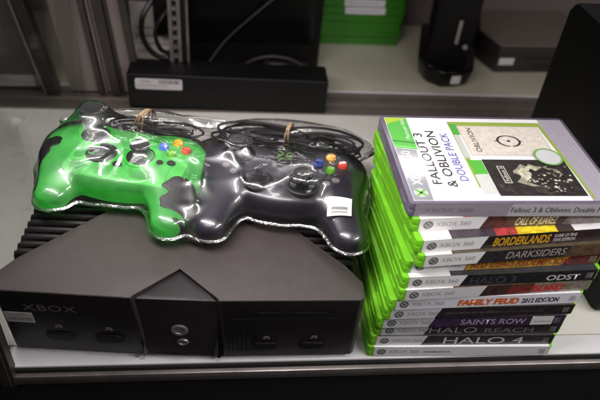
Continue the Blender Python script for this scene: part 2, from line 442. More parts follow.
P([(4.3,90.5),(25.4,86.4),(25.4,88.2),(4.3,92.2)], (40,110,40), 2)
P([(4.3,82),(25.2,78),(25.2,80),(4.3,84)], (120,205,100), 2)
P([(66,21),(70.5,21),(71,118),(158,118),(163.5,6),(166,6),(161.5,125),(66,125)], (150,172,70), 1)
Q(66.5, 73.5, 102, 121, (80,170,60), 2); Q(66.5, 72, 64, 102, (196,198,190), 2); Q(68, 80.5, 40, 61, (86,180,60), 2); Q(67.5, 80.5, 12, 39.5, (204,206,200), 2)
Q(73.8, 156.5, 68, 117.5, (214,204,192), 2); P([(75.5,70),(154.5,70),(154.5,115.8),(75.5,115.8)], (222,213,200), 3, .12)
P([(81,9.5),(160.5,9.5),(160.5,62),(81,62)], (44,38,36), 2, .6)
# generic pale shapes in the dark picture: a ragged glow and broken dark masses over it
rr = random.Random(5)
def blob(cx, cy, rx, ry, n, jag, rgb, lift, var=.45):
    P([(min(160, max(82, cx+rx*(1+rr.uniform(-jag, jag))*math.cos(2*math.pi*j/n))), min(61.5, max(10, cy+ry*(1+rr.uniform(-jag, jag))*math.sin(2*math.pi*j/n)))) for j in range(n)], rgb, lift, var)
blob(126, 38, 21, 17, 26, .25, (150,146,124), 3); blob(121, 40, 12, 11, 22, .25, (196,194,168), 3.4)
blob(133, 34, 17, 14, 26, .25, (40,35,33), 3.8, .6); blob(146, 22, 14, 12, 24, .25, (46,40,38), 4, .6); blob(124, 18, 12, 7, 22, .3, (58,52,48), 4.1, .6)
for k in range(90):
    a, b = rr.gauss(136, 11), rr.gauss(29, 8.5); sz = rr.uniform(.4, 1.5)
    if 100 < a < 158 and 12 < b < 58: blob(a, b, sz*rr.uniform(.5, 1.8), sz, rr.randint(5, 8), .35, rr.choice(((206,200,184),(160,152,138),(30,27,26),(120,112,100),(226,222,210),(26,23,23))), 5+k*.03)
for k in range(6): blob(88+rr.uniform(-3, 9), rr.uniform(12, 24), 2.4, 1.2, 9, .4, (70,64,60), 4.5)
P([(91.5,27),(98.5,27),(98.5,52),(91.5,52)], (206,200,190), 3); P([(92.3,28),(97.7,28),(97.7,51),(92.3,51)], (46,41,39), 4)
n = 30
for k in range(n):                                                             # round badge
    a, b = 2*math.pi*k/n, 2*math.pi*(k+1)/n; cx, cy = 147, 66
    P([(cx+11.5*math.cos(a), cy+11.5*math.sin(a)), (cx+13.5*math.cos(a), cy+13.5*math.sin(a)), (cx+13.5*math.cos(b), cy+13.5*math.sin(b)), (cx+11.5*math.cos(b), cy+11.5*math.sin(b))], (120,170,90), 10)
    P([(cx, cy), (cx+11.5*math.cos(a), cy+11.5*math.sin(a)), (cx+11.5*math.cos(b), cy+11.5*math.sin(b))], (204,206,206), 9)
    # emblem on the beige picture: a bold open ellipse with a dot
    ex, ey = 118, 92
    if k not in (22,):
        def rw(q): return 1.1+1.1*abs(math.cos(q))
        P([(ex+9.6*math.cos(a), ey+8.2*math.sin(a)), (ex+(9.6+rw(a))*math.cos(a), ey+(8.2+rw(a))*math.sin(a)), (ex+(9.6+rw(b))*math.cos(b), ey+(8.2+rw(b))*math.sin(b)), (ex+9.6*math.cos(b), ey+8.2*math.sin(b))], (58,46,40), 4)
for k in range(12):
    a, b = 2*math.pi*k/12, 2*math.pi*(k+1)/12; P([(118,92),(118+1.7*math.cos(a),92+1.7*math.sin(a)),(118+1.7*math.cos(b),92+1.7*math.sin(b))], (58,46,40), 4.3)
P([(106.2,91),(103.2,92),(106.2,93)], (58,46,40), 4); P([(129.6,91),(133,92),(129.6,93)], (58,46,40), 4)
for k in range(40):   # faint age marks on the parchment picture
    a, b = rr.uniform(77, 153), rr.uniform(71, 115); sz = rr.uniform(.3, 1.3)
    P([(a+sz*rr.uniform(.5, 1.3)*math.cos(2*math.pi*j/6), b+sz*rr.uniform(.5, 1.3)*math.sin(2*math.pi*j/6)) for j in range(6)], rr.choice(((206,192,176),(214,202,188),(196,182,166))), 3.5+k*.01)
cs = finish('cover_sheet', bm, mats, t, False)
zt = zc+.0004
ink = paper((36,32,36))
lettering('title_lettering', 'FALLOUT 3', ink, cs, M_cover(.0345, .0255, zt), .078, .0085, .004)
lettering('title_lettering', '& OBLIVION', ink, cs, M_cover(.0475, .0215, zt), .086, .0088, .004)
lettering('title_lettering', 'DOUBLE PACK', paper((92,82,168)), cs, M_cover(.0595, .030, zt), .074, .0075, .004)
lettering('logo_lettering', 'XBOX 360', paper((240,240,242)), cs, M_cover(.0165, .024, zt), .050, .0085, .004)
lettering('edition_lettering', 'Platinum Hits', paper((222,238,214)), cs, M_cover(.0225, .0935, zt), .034, .0045, .0)
lettering('picture_lettering', 'OBLIVION', paper((84,70,62)), cs, M_cover(.0865, .0735, zt+.0002), .040, .0055, .0)
lettering('picture_lettering', 'Fallout 3', paper((216,210,200)), cs, M_cover(.0966, .0295, zt+.0003), .020, .0034, .01)
for u, v0, L in ((.170,.090,.030), (.1755,.030,.062), (.181,.030,.058)):
    lettering('small_print', '- - - - - - - -' if L < .04 else '- - - - - - - - - - - - - - -', paper((214,210,216)), cs, M_cover(u, v0, zt), L, .004)
bm = bmesh.new()
for k in range(24):
    a, b = 2*math.pi*k/24, 2*math.pi*(k+1)/24; cx, cy, r = .0125, .0135, .0062
    flat(bm, [(cx, cy, zt), (cx+r*math.cos(a), cy+r*math.sin(a), zt), (cx+r*math.cos(b), cy+r*math.sin(b), zt)], 0)
for a in (45, 135):
    c, s_ = math.cos(R(a)), math.sin(R(a)); r, w = .0058, .0011
    flat(bm, [(cx+c*r-s_*w, cy+s_*r+c*w, zt+.0001), (cx-c*r-s_*w, cy-s_*r+c*w, zt+.0001), (cx-c*r+s_*w, cy-s_*r-c*w, zt+.0001), (cx+c*r+s_*w, cy+s_*r-c*w, zt+.0001)], 1)
finish('logo', bm, [paper((176,182,176)), paper((96,170,60))], cs, False)

# ------------------------------------------------------------------ the console
CX, CY, CR = -.0722, .0, -.057
con = thing('game_console', 'bulky black game console with cross-shaped top beneath two bagged controllers', 'game console', (CX, CY, .0), CR)
mid = -.0055
outl = [(mid-.0365,-.009), (-.1565,-.0045), (-.160,.0), (-.1605,.017), (-.148,.036), (-.056,.128), (-.056,.140), (-.150,.232), (-.150,.252), (-.146,.256), (mid-.036,.260),
        (mid,.226), (mid+.036,.260), (.143,.256), (.149,.252), (.149,.232), (.054,.140), (.054,.128), (.145,.036), (.1585,.018), (.1585,.0), (.155,-.0035), (mid+.0365,-.0095), (mid,.029)]
def shift(x, y):
    return (x*1.02 if abs(x) > .1 else x+(.005 if y < 0 else 0), y+.0135 if y < .01 else y)
bm = bmesh.new(); prism(bm, outl[::-1], .0045, .100, .0016, 3, shift)
bm.normal_update(); bmesh.ops.recalc_face_normals(bm, faces=bm.faces)
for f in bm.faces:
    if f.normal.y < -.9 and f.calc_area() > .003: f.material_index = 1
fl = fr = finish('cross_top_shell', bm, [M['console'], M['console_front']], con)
def facer(xa, ya, xb, yb):
    def pt(u, z, off):
        f = (.100-z)/.0955; x = xa+(xb-xa)*u; y = ya+(yb-ya)*u+.0135*f
        return (x, y-off+.0009, z)
    return pt
ptl = facer(mid-.0365, -.009, -.1565, -.0045); ptr = facer(.155, -.0035, mid+.0365, -.0095)
# body filling the notches
bm = bmesh.new()
prism(bm, [(-.150,.030), (.148,.030), (.148,.250), (-.146,.250)], .006, .0850, .002, 2)
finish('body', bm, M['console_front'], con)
bm = bmesh.new()   # front centre block under the V notch
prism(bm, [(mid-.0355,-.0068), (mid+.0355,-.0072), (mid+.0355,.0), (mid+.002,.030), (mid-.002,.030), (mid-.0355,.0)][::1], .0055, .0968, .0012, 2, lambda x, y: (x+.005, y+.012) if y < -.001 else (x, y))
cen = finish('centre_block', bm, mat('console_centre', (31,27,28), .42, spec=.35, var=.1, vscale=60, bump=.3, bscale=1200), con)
def cface(x, z): return -.0070+.012*(.0968-z)/.0913
def front_disc(name, x, z, rx, rz, m, dep=.0022):
    bm = bmesh.new(); n = 28; y = cface(x, z)
    rings = []
    for s, d in ((1, .001), (1, -dep*.5), (.86, -dep), (.55, -dep*.95), (.5, -dep*.7)):
        rings.append([bm.verts.new((x+rx*s*math.cos(2*math.pi*k/n), y+d, z+rz*s*math.sin(2*math.pi*k/n))) for k in range(n)])
    for a, b in zip(rings, rings[1:]):
        for k in range(n): bm.faces.new((a[k], a[(k+1) % n], b[(k+1) % n], b[k]))
    bm.faces.new(rings[-1])
    return finish(name, bm, m, con)
front_disc('power_button', -.0048, .0500, .0078, .0076, M['silver'])
front_disc('eject_button', -.0030, .0295, .0058, .0046, M['silver'])
# fins in the side notches
for sgn in (-1, 1):
    bm = bmesh.new()
    for k in range(17):
        y = .050+k*.0100
        if y > .216: break
        xin = .056+abs(y-.134)*1.0 - .004
        xo = .1565 if sgn < 0 else .1535
        if xin > xo-.004: continue
        zt_ = .0915
        pts = [(sgn*xin, y, zt_), (sgn*(xo-.004), y, zt_), (sgn*(xo-.0008), y, zt_-.002), (sgn*xo, y, zt_-.006), (sgn*(xo-.001), y, .012)]
        tube(bm, pts, [.0031]*5, 8)
    finish('cooling_fins', bm, M['console_front'], con)
# front lettering, ports, vents and sticker
def on_front(o_pt, u, z): return Vector(o_pt(u, z, .0009))
def plate_mtx(pt, u, z):
    o = Vector(pt(u, z, .0010)); right = (Vector(pt(u-.01, z, .001))-o).normalized(); upv = (Vector(pt(u, z+.001, .001))-o).normalized()
    nrm = right.cross(upv).normalized()
    m = Matrix.Identity(4)
    for r_ in range(3): m[r_][0], m[r_][1], m[r_][2], m[r_][3] = right[r_], upv[r_], nrm[r_], o[r_]
    return m
lettering('logo_lettering', 'XBOX', M['emboss'], fl, plate_mtx(ptl, .84, .0715), .046, .0095, .0, 0, 1.05)
def port(parent, pt, u, z, w=.0135, h=.0068, name='controller_port'):
    bm = bmesh.new(); m = plate_mtx(pt, u, z)
    prism(bm, rrect(-w, w, -h, h, h*.9), -.004, .0008, .0004, 1)
    for f in prism(bm, rrect(-w*.86, w*.86, -h*.76, h*.76, h*.7), .0005, .0011): f.material_index = 1
    bm.transform(m); return finish(name, bm, [M['console_front'], M['console_gap']], parent)
def icon(parent, pt, u, z):
    bm = bmesh.new(); m = plate_mtx(pt, u, z)
    prism(bm, rrect(-.0026, .0026, -.0012, .0022, .0011), -.0002, .0003); prism(bm, rrect(-.0032, -.0012, -.003, 0, .0008), -.0002, .0004); prism(bm, rrect(.0012, .0032, -.003, 0, .0008), -.0002, .0004)
    bm.transform(m); return finish('port_mark', bm, M['emboss'], parent)
for u in (.63, .24):
    port(fl, ptl, u, .030); icon(fl, ptl, u-.01, .0475)
for u in (.66, .30):
    port(fr, ptr, u, .024, .0125, .006); icon(fr, ptr, u-.01, .039)
bm = bmesh.new()     # disc tray line and button on the right arm
m_ = plate_mtx(ptr, .97, .070)
prism(bm, rrect(.006, .104, -.0008, .0008, .0006), -.0003, .0002); prism(bm, rrect(.030, .052, .008, .011, .001), -.0003, .0003); prism(bm, rrect(.058, .092, .0085, .0105, .001), -.0003, .0003)
for k in range(7): prism(bm, rrect(.004+k*.0042, .0054+k*.0042, -.055, -.006, .0005), -.0003, .0003)
bm.transform(m_); finish('tray_line', bm, M['console_gap'], fr)
bm = bmesh.new(); m_ = plate_mtx(ptl, .985, .063); prism(bm, rrect(-.002, .0225, -.012, .004, .0006), -.0001, .0003); bm.transform(m_)
st = finish('price_sticker', bm, M['sticker'], con)
bm = bmesh.new(); x = .001
while x < .0205:
    w = random.choice((.0004, .0006, .0009)); prism(bm, [(x,-.0085),(x+w,-.0085),(x+w,-.0035),(x,-.0035)], .0003, .00045); x += w+random.choice((.0005,.0008))
for z_ in (.0, .002): prism(bm, [(.001,z_),(.016,z_),(.016,z_+.0007),(.001,z_+.0007)], .0003, .00045)
bm.transform(m_); finish('barcode', bm, paper((150,146,146)), st, False)
bm = bmesh.new()
bm.free()
for x, y in ((-.12,.045), (.12,.045), (-.12,.22), (.12,.22)):
    bm = bmesh.new(); lathe(bm, [(.008,0), (.0085,.003), (.008,.0062)], x, y, 16); finish('foot', bm, M['console_gap'], con)

# ------------------------------------------------------------------ controllers
def smin(a, b, k):
    h = np.clip(.5+.5*(b-a)/k, 0, 1); return b*(1-h)+a*h-k*h*(1-h)
def ell(X, Y, Z, c, r):
    p = 3.4; q = ((((X-c[0])/r[0])**2+((Y-c[1])/r[1])**2)**(p/2)+np.abs((Z-c[2])/r[2])**p)**(1/p); return (q-1)*min(r)
def cone(X, Y, Z, a, b, ra, rb, sz=1.0):
    a, b = np.array(a), np.array(b); d = b-a
    t = np.clip(((X-a[0])*d[0]+(Y-a[1])*d[1]+(Z-a[2])*d[2])/(d@d), 0, 1)
    r = ra+(rb-ra)*t
    return np.sqrt((X-a[0]-t*d[0])**2+(Y-a[1]-t*d[1])**2+((Z-a[2]-t*d[2])*sz)**2)-r

def body_sdf(X, Y, Z, gl, gr):
    f = ell(X, Y, Z, (0, -.003, .0225), (.072, .047, .0185))
    for sx, g in ((-1, gl), (1, gr)):
        f = smin(f, ell(X, Y, Z, (sx*.047, .005, .0235), (.036, .037, .0195)), .007)
        f = smin(f, cone(X, Y, Z, (sx*.053, -.014, .0220), (g[0], g[1], .0165), .0232, .0160, 1.2), .011)
    return f

def surface_nets(F, org, h):
    S = F < 0; nx, ny, nz = F.shape
    cnt = np.zeros((nx-1, ny-1, nz-1)); acc = np.zeros((nx-1, ny-1, nz-1, 3))
    import itertools
    cor = list(itertools.product((0, 1), repeat=3))
    def sl(c): return tuple(slice(c[i], F.shape[i]-1+c[i]) for i in range(3))
    for a in cor:
        for ax in range(3):
            if a[ax] == 0:
                b = list(a); b[ax] = 1
                fa, fb = F[sl(a)], F[sl(b)]; cr = (fa < 0) != (fb < 0)
                t = np.where(cr, fa/(fa-fb+1e-20), 0)
                for i in range(3): acc[..., i] += np.where(cr, a[i]+(t if i == ax else 0), 0)
                cnt += cr
    act = cnt > 0; idx = -np.ones(act.shape, int); ids = np.argwhere(act); idx[act] = np.arange(len(ids))
    V = (ids+acc[act]/cnt[act][:, None])*h+np.array(org)
    faces = []
    for ax in range(3):
        u, v = (ax+1) % 3, (ax+2) % 3
        s0 = [slice(None)]*3; s1 = [slice(None)]*3; s0[ax] = slice(0, -1); s1[ax] = slice(1, None)
        e = np.argwhere(S[tuple(s0)] != S[tuple(s1)])
        for p in e:
            if p[u] == 0 or p[v] == 0 or p[u] >= act.shape[u] or p[v] >= act.shape[v]: continue
            q = []
            for du, dv in ((-1, -1), (0, -1), (0, 0), (-1, 0)):
                c = p.copy(); c[u] += du; c[v] += dv; q.append(idx[tuple(c)])
            if min(q) < 0: continue
            faces.append(q if S[tuple(p)] else q[::-1])
    return V, faces

def mesh_obj(name, V, F, mats, parent, mi=None):
    me = bpy.data.meshes.new(name); me.from_pydata([tuple(v) for v in V], [], [tuple(f) for f in F]); me.update()
    for m in (mats if isinstance(mats, (list, tuple)) else [mats]): me.materials.append(m)
    for k, p in enumerate(me.polygons):
        p.use_smooth = True
        if mi is not None: p.material_index = mi[k]
    o = bpy.data.objects.new(name, me); COL.objects.link(o); o.parent = parent
    return o

H_ = .0014
def controller(loc, rz, gl, gr, spec, label, green, cable_pts, tilt=0):
    t = thing('game_controller', label, 'game controller', loc, rz, None, tilt)
    xs = np.arange(-.094, .0945, H_); ys = np.arange(-.112, .058, H_); zs = np.arange(-.004, .052, H_)
    X, Y, Z = np.meshgrid(xs, ys, zs, indexing='ij'); F = body_sdf(X, Y, Z, gl, gr)
    V, fc = surface_nets(F, (xs[0], ys[0], zs[0]), H_)
    bodym = M['ctrl_green'] if green else M['ctrl_black']
    mesh_obj('body', V, fc, bodym, t)
    top = np.where((F < 0).any(2), zs[0]+H_*(F.shape[2]-1-np.argmax((F < 0)[:, :, ::-1], axis=2)), 0)
    neg = F < 0; kk = np.clip(F.shape[2]-1-np.argmax(neg[:, :, ::-1], axis=2), 0, F.shape[2]-2)
    f0 = np.take_along_axis(F, kk[..., None], 2)[..., 0]; f1 = np.take_along_axis(F, kk[..., None]+1, 2)[..., 0]
    top = np.where(neg.any(2), zs[0]+H_*(kk+f0/(f0-f1-1e-12)), 0)
    def hz(x, y): return float(top[int(round((x-xs[0])/H_)), int(round((y-ys[0])/H_))])
    # seam line round the body at mid height
    obst = top.copy()
    XX, YY = np.meshgrid(xs, ys, indexing='ij')
    def raise_(x, y, r, z): obst[(XX-x)**2+(YY-y)**2 < r*r] = np.maximum(obst[(XX-x)**2+(YY-y)**2 < r*r], z)
    dark = M['ctrl_rubber'] if green else M['black_shine']
    for nm, (x, y, hgt) in (('thumbstick', spec['ls']), ('thumbstick', spec['rs'])):
        bm = bmesh.new(); z = hz(x, y)-.004; nr = .0082 if hgt > .02 else .0052
        lathe(bm, [(.0135, z), (.0142, z+.0042), (.0128, z+.0058), (.0120, z+.0046), (nr+.0008, z+.004), (nr, z+hgt-.002), (nr+.0036, z+hgt), (nr+.0046, z+hgt+.002), (nr+.004, z+hgt+.0038), (nr+.0024, z+hgt+.0036), (nr+.0003, z+hgt+.0028)], x, y)
        finish(nm, bm, dark, t); raise_(x, y, .0125, z+hgt+.004)
        bm = bmesh.new(); lathe(bm, [(.0172, z), (.0172, z+.0042), (.0160, z+.0052), (.0146, z+.0044), (.0146, z)], x, y, 32)
        finish('stick_collar', bm, M['green_rim'] if green else M['ctrl_rubber'], t)
    x, y = spec['dp']; z = hz(x, y)-.003
    bm = bmesh.new(); lathe(bm, [(.0150, z), (.0152, z+.0034), (.0135, z+.0044), (.0118, z+.0034), (.004, z+.0026)], x, y, 30)
    for sx_, sy_ in ((.0115, .0034), (.0034, .0115)):
        bx = [(x-sx_, y-sy_), (x+sx_, y-sy_), (x+sx_, y+sy_), (x-sx_, y+sy_)]; prism(bm, bx, z+.002, z+(.0068 if sx_ > .005 else .0069), .0007, 2)
    finish('direction_pad', bm, dark, t); raise_(x, y, .012, z+.007)
    ax_, ay_ = spec['ab']; d = spec.get('abd', .0112)
    for (dx, dy, m) in ((0, d, 'btn_y'), (d*1.08, 0, 'btn_r'), (0, -d, 'btn_g'), (-d*1.08, 0, 'btn_b')):
        x, y = ax_+dx, ay_+dy; z = hz(x, y)-.002
        bm = bmesh.new(); lathe(bm, [(.0050, z), (.0051, z+.0040), (.0044, z+.0056), (.0026, z+.0064), (.0008, z+.0066)], x, y, 20); finish('face_button', bm, M[m], t); raise_(x, y, .005, z+.0066)
    for (x, y, r) in spec['small']:
        z = hz(x, y)-.0015; bm = bmesh.new(); lathe(bm, [(r, z), (r, z+.0026), (r*.75, z+.0036), (r*.2, z+.0039)], x, y, 16, sx=1.15, sy=.85)
        finish('small_button', bm, dark if green else M['emboss'], t)
    for sx in (-1, 1):   # shoulder triggers on the far edge
        bm = bmesh.new(); tube(bm, [(sx*.032,.040,.020), (sx*.040,.045,.023), (sx*.052,.043,.023), (sx*.060,.036,.019)], [.004,.0072,.0072,.004], 10); finish('trigger', bm, dark, t)
    if green:
        bm = bmesh.new(); prism(bm, rrect(-.060, .060, -.026, .030, .014), .0200, .0216)
        for x0, x1, y0, y1 in ((-.012,.004,.004,.022), (.010,.020,.010,.024), (-.055,-.046,.0,.016), (.026,.036,-.006,.004), (.030,.042,.018,.026), (-.052,-.040,-.018,-.008)):
            box(bm, x0, x1, y0, y1, .0217, .0248, .0004, 1, 1)
        for k in range(9): tube(bm, [(-.05+k*.012, -.022, .0219), (-.047+k*.0115, .0, .0219), (-.052+k*.0125, .027, .0219)], .0005, 5, mi=2)
        finish('circuit_board', bm, [mat('board', (196,214,176), .5, var=.25, vscale=120), M['console_gap'], M['logo_green']], t)
        for (x, y) in (spec['ls'][:2], spec['rs'][:2]):
            bm = bmesh.new(); box(bm, x-.010, x+.010, y-.010, y+.010, .0218, .0345, .001, 1); finish('stick_module', bm, M['dark_steel'], t)
        for sx, g in ((-1, gl), (1, gr)):
            bm = bmesh.new(); lathe(bm, [(.003,.008), (.0125,.009), (.013,.012), (.013,.026), (.0115,.0285), (.004,.029)], g[0]*.97, g[1]*.78, 24); finish('rumble_motor', bm, M['silver'], t)
            bm = bmesh.new(); tube(bm, [(g[0]*.97, g[1]*.62, .024), (g[0]*.80, g[1]*.42, .026), (g[0]*.70, g[1]*.2, .023)], .0011, 6); finish('motor_wire', bm, M['btn_r'] if sx > 0 else M['cable'], t)
        # rubber pads on the outer side of each grip, a thin skin over the shell
        for sx, g in ((-1, gl), (1, gr)):
            px, py = (-.074, -.016) if sx < 0 else (.0775, -.047)
            ca, sa = (math.cos(R(-28)), math.sin(R(-28))) if sx < 0 else (math.cos(R(8)), math.sin(R(8)))
            U = (X-px)*ca+(Y-py)*sa; Vv = -(X-px)*sa+(Y-py)*ca
            reg = np.sqrt((U/(.0105 if sx < 0 else .022))**2+(Vv/(.019 if sx < 0 else .024))**2)-1
            reg = reg*.014+.0022*np.sin(Vv*300+1)+.0012*np.sin(Vv*560)
            Fp = np.maximum(np.maximum(F-.0007, -(F+.0035)), np.maximum(reg, .008-Z))
            Vp, fp = surface_nets(Fp, (xs[0], ys[0], zs[0]), H_)
            if len(fp): mesh_obj('grip_pad', Vp, fp, M['ctrl_rubber'], t)
    else:
        # round emblem with the cross mark and wordmark
        x, y = spec['logo']; z = hz(x, y)+.0006
        bm = bmesh.new(); lathe(bm, [(.0128, z-.002), (.0128, z+.0004), (.0118, z+.0008)], x, y, 32, sx=1.1, sy=.85); em = finish('emblem', bm, M['ctrl_rubber'], t)
        bm = bmesh.new(); zz = z+.0011
        for s1 in (-1, 1):
            for s2 in (-1, 1):
                flat(bm, [(x+s1*.0006, y+.0035+s2*.0002, zz), (x+s1*.0018, y+.0035, zz), (x+s1*.0082, y+.0035+s2*.0046, zz), (x+s1*.0052, y+.0035+s2*.0052, zz)])
        finish('cross_mark', bm, M['logo_green'], em, False)
        lettering('logo_lettering', 'XBOX', M['logo_green'], em, Matrix.Translation((x-.0075, y-.0062, zz)), .015, .0035, .0)
    bm = bmesh.new(); tube(bm, cable_pts, .0015, 7); finish('cable', bm, M['cable'], t)
    for p in cable_pts: raise_(p[0], p[1], .004, p[2]+.002) if False else None
    return t, (xs, ys, obst)

def coil(cx, cy, rx, ry, turns, start, z0, seed, tail=True):
    rr = random.Random(seed); pts = []; N = int(turns*26)
    ph = [rr.uniform(0, 6.28) for _ in range(6)]
    for i in range(N):
        a = 2*math.pi*i/26+1.57; tt = i/N; k = i//26
        ex = rx*(1+.13*math.sin(a*.37+ph[0])-.12*((k*7) % 5)/5); ey = ry*(1+.3*math.sin(a*.29+ph[1])-.25*((k*3) % 4)/4)
        pts.append((cx+ex*math.cos(a)+.004*math.sin(k*2.3), cy+ey*math.sin(a)*(1-.35*math.exp(-(math.cos(a)*2.6)**2))+.004*math.sin(k*1.7+ph[2]), z0+.003+.0165*(.5+.5*math.sin(a*.61+ph[3]))*(.4+.6*tt)))
    if tail:
        s = Vector(start); e = Vector(pts[0]); pre = [s.lerp(e, k/6)+Vector((.006*math.sin(k*.8), 0, 0)) for k in range(6)]
        pts = [tuple(p) for p in pre]+pts
    return pts

cabR = coil(.002, .090, .079, .023, 8.5, (0, .044, .022), 0, 4)
ctrlR, gridR = controller((.021, .128, .1005), R(-10), (-.0595,-.073), (.070,-.067),
    dict(ls=(-.047,.008,.0145), rs=(.0205,-.026,.0145), dp=(-.0225,-.0275), ab=(.0455,.005), small=[(-.055,-.016,.0035),(-.047,-.0225,.003),(.052,-.020,.0036),(.043,-.0245,.0036)], logo=(-.001,.013)),
    'black game controller with green cross emblem on the right inside the plastic bag', False, cabR)
cabL = coil(-.004, .088, .052, .017, 4.5, (0, .044, .022), 0, 9)
ctrlL, gridL = controller((-.137, .152, .1005), R(-14), (-.051,-.057), (.0660,-.067),
    dict(ls=(-.034,.013,.030), rs=(.0215,-.0095,.0145), dp=(-.018,-.012), ab=(.050,.008), abd=.0105, small=[(.0035,-.0255,.0042),(.054,-.016,.0036),(.043,-.017,.003)], logo=None),
    'translucent green game controller with black rubber grips inside the plastic bag', True, cabL)

# bands round the two coils
def band_loop(name, label, loc, rz, n):
    t = thing(name, label, 'rubber band', loc, rz)
    bm = bmesh.new()
    for k in range(n):
        x = (k-(n-1)/2)*.0032; pts = []
        for j in range(20):
            a = 2*math.pi*j/20; pts.append((x+.0016*math.sin(a*2+k), .0235*math.cos(a), .0135+.0145*math.sin(a)))
        tube(bm, pts, .0011, 6, True)
    return finish('loop', bm, M['band'], t)
band_loop('rubber_band', 'tan rubber band round the cable behind the black controller', (.033, .2155, .1005), R(-10), 2)
band_loop('rubber_band', 'tan rubber band round the dark cable bundle behind the green controller', (-.128, .2385, .1005), R(-14), 3)

# ------------------------------------------------------------------ the plastic bag: film stretched over what lies inside
def make_bag():
    loc = (-.06, .14, .1003)
    t = thing('plastic_bag', 'clear plastic bag with a white price sticker stretched over both controllers', 'plastic bag', loc)
    h = .0018; xs = np.arange(-.185, .1955, h); ys = np.arange(-.145, .165, h)
    X, Y = np.meshgrid(xs, ys, indexing='ij'); O = np.zeros_like(X); d = np.full_like(X, 9.0)
    def loc_xy(cx, cy, rz):
        dx, dy = X+loc[0]-cx, Y+loc[1]-cy; c, s = math.cos(rz), math.sin(rz); return c*dx+s*dy, -s*dx+c*dy
    for (cx, cy, rz, gl, gr, grid, cc, cr, ch) in (
        (.021, .128, R(-10), (-.0595,-.073), (.070,-.067), gridR, (.002,.090), (.088,.034), .025),
        (-.137, .152, R(-14), (-.051,-.057), (.0660,-.067), gridL, (-.004,.088), (.060,.027), .025)):
        lx, ly = loc_xy(cx, cy, rz); ox, oy, ob = grid; hh = ox[1]-ox[0]
        fi = np.clip((lx-ox[0])/hh, 0, len(ox)-1.001); fj = np.clip((ly-oy[0])/hh, 0, len(oy)-1.001)
        ii, jj = fi.astype(int), fj.astype(int); a, b = fi-ii, fj-jj
        v = (ob[ii, jj]*(1-a)*(1-b)+ob[ii+1, jj]*a*(1-b)+ob[ii, jj+1]*(1-a)*b+ob[ii+1, jj+1]*a*b)
        ok = (lx > ox[0]) & (lx < ox[-1]) & (ly > oy[0]) & (ly < oy[-1])
        O = np.maximum(O, np.where(ok, v, 0))
        q = ((lx-cc[0])/cr[0])**2+((ly-cc[1])/cr[1])**2
        O = np.maximum(O, np.where(q < 1, ch*np.clip(1-q, 0, 1)**.3, 0))
        db = np.minimum.reduce([body_sdf(lx, ly, np.full_like(X, zq), gl, gr) for zq in (.016, .019, .022, .025)]); dc = (np.sqrt(q)-1)*min(cr)
        bx = np.maximum(np.abs(lx)-.066, np.abs(ly-.045)-.05)
        d = smin(d, smin(smin(db, dc, .022), bx, .014), .016)
    for it in range(1):
        Op = np.pad(O, 1); O = np.maximum.reduce([Op[a:a+O.shape[0], b:b+O.shape[1]] for a in (0, 1, 2) for b in (0, 1, 2)])
    for (cx, cy, r0) in ((-.215, .247, .003), (-.190, .235, .014), (-.07, .225, .03), (.088, .225, .012)):
        d = smin(d, np.sqrt((X+loc[0]-cx)**2+(Y+loc[1]-cy)**2)-r0, .016)
    nz = np.zeros_like(X); r_ = np.random.default_rng(11)
    for k in range(10):
        a = r_.uniform(0, 6.28); fr = r_.uniform(35, 130); nz += np.sin((X*math.cos(a)+Y*math.sin(a))*fr+r_.uniform(0, 6.28)+1.6*np.sin(X*45+k)+1.2*np.sin(Y*38-k))
    d = d-.0022+.0004*nz*.5
    inside = d < 0; base = .0125; lift = .0016
    Hh = np.where(inside, O+lift, base)
    for it in range(1100):
        A = Hh.copy()
        A[1:-1, 1:-1] = .25*(Hh[2:, 1:-1]+Hh[:-2, 1:-1]+Hh[1:-1, 2:]+Hh[1:-1, :-2])
        Hh = np.where(inside, np.maximum(A, O+lift), base)
    for it in range(3):                      # round the contact edges off a little, never dipping into what it covers
        A = Hh.copy(); A[1:-1, 1:-1] = .5*Hh[1:-1, 1:-1]+.125*(Hh[2:, 1:-1]+Hh[:-2, 1:-1]+Hh[1:-1, 2:]+Hh[1:-1, :-2])
        Hh = np.where(inside, np.maximum(A, O+.0009), base)
    free = np.clip((Hh-O-lift)/.005, 0, 1)
    # tension folds: ridges running between the high points and the rim
    fold = np.abs(np.sin(X*95+Y*60+1.5*np.sin(Y*42)+.6*nz))**6+np.abs(np.sin(Y*120-X*35+1.2*np.sin(X*36)))**8
    Hh = Hh+inside*(.0005*nz*free+.00010*nz+.0016*fold*free)*np.clip(-d/.006, 0, 1)
    Hh = np.maximum(Hh, np.where(inside, O+.0008, 0))
    gx, gy = np.gradient(d, h); gn = np.maximum(np.hypot(gx, gy), .3)
    keep = inside[:-1, :-1] | inside[1:, :-1] | inside[:-1, 1:] | inside[1:, 1:]
    used = {}; V = []; Fc = []
    def vid(i, j):
        if (i, j) not in used:
            x, y, z = X[i, j], Y[i, j], Hh[i, j]
            if not inside[i, j]:
                q_ = min(d[i, j], .004); x -= gx[i, j]/gn[i, j]*q_; y -= gy[i, j]/gn[i, j]*q_; z = base
            used[(i, j)] = len(V); V.append((x, y, z))
        return used[(i, j)]
    for i, j in np.argwhere(keep): Fc.append((vid(i, j), vid(i+1, j), vid(i+1, j+1), vid(i, j+1)))
    o = mesh_obj('film', V, Fc, M['bag'], t)
    bm = bmesh.new(); bm.from_mesh(o.data); be = [e for e in bm.edges if e.is_boundary]; nb = {}
    for e in be:
        a, b = e.verts; nb.setdefault(a.index, []).append(b.index); nb.setdefault(b.index, []).append(a.index)
    start = min(nb, key=lambda k: V[k][0]); lp = [start]; prev = None
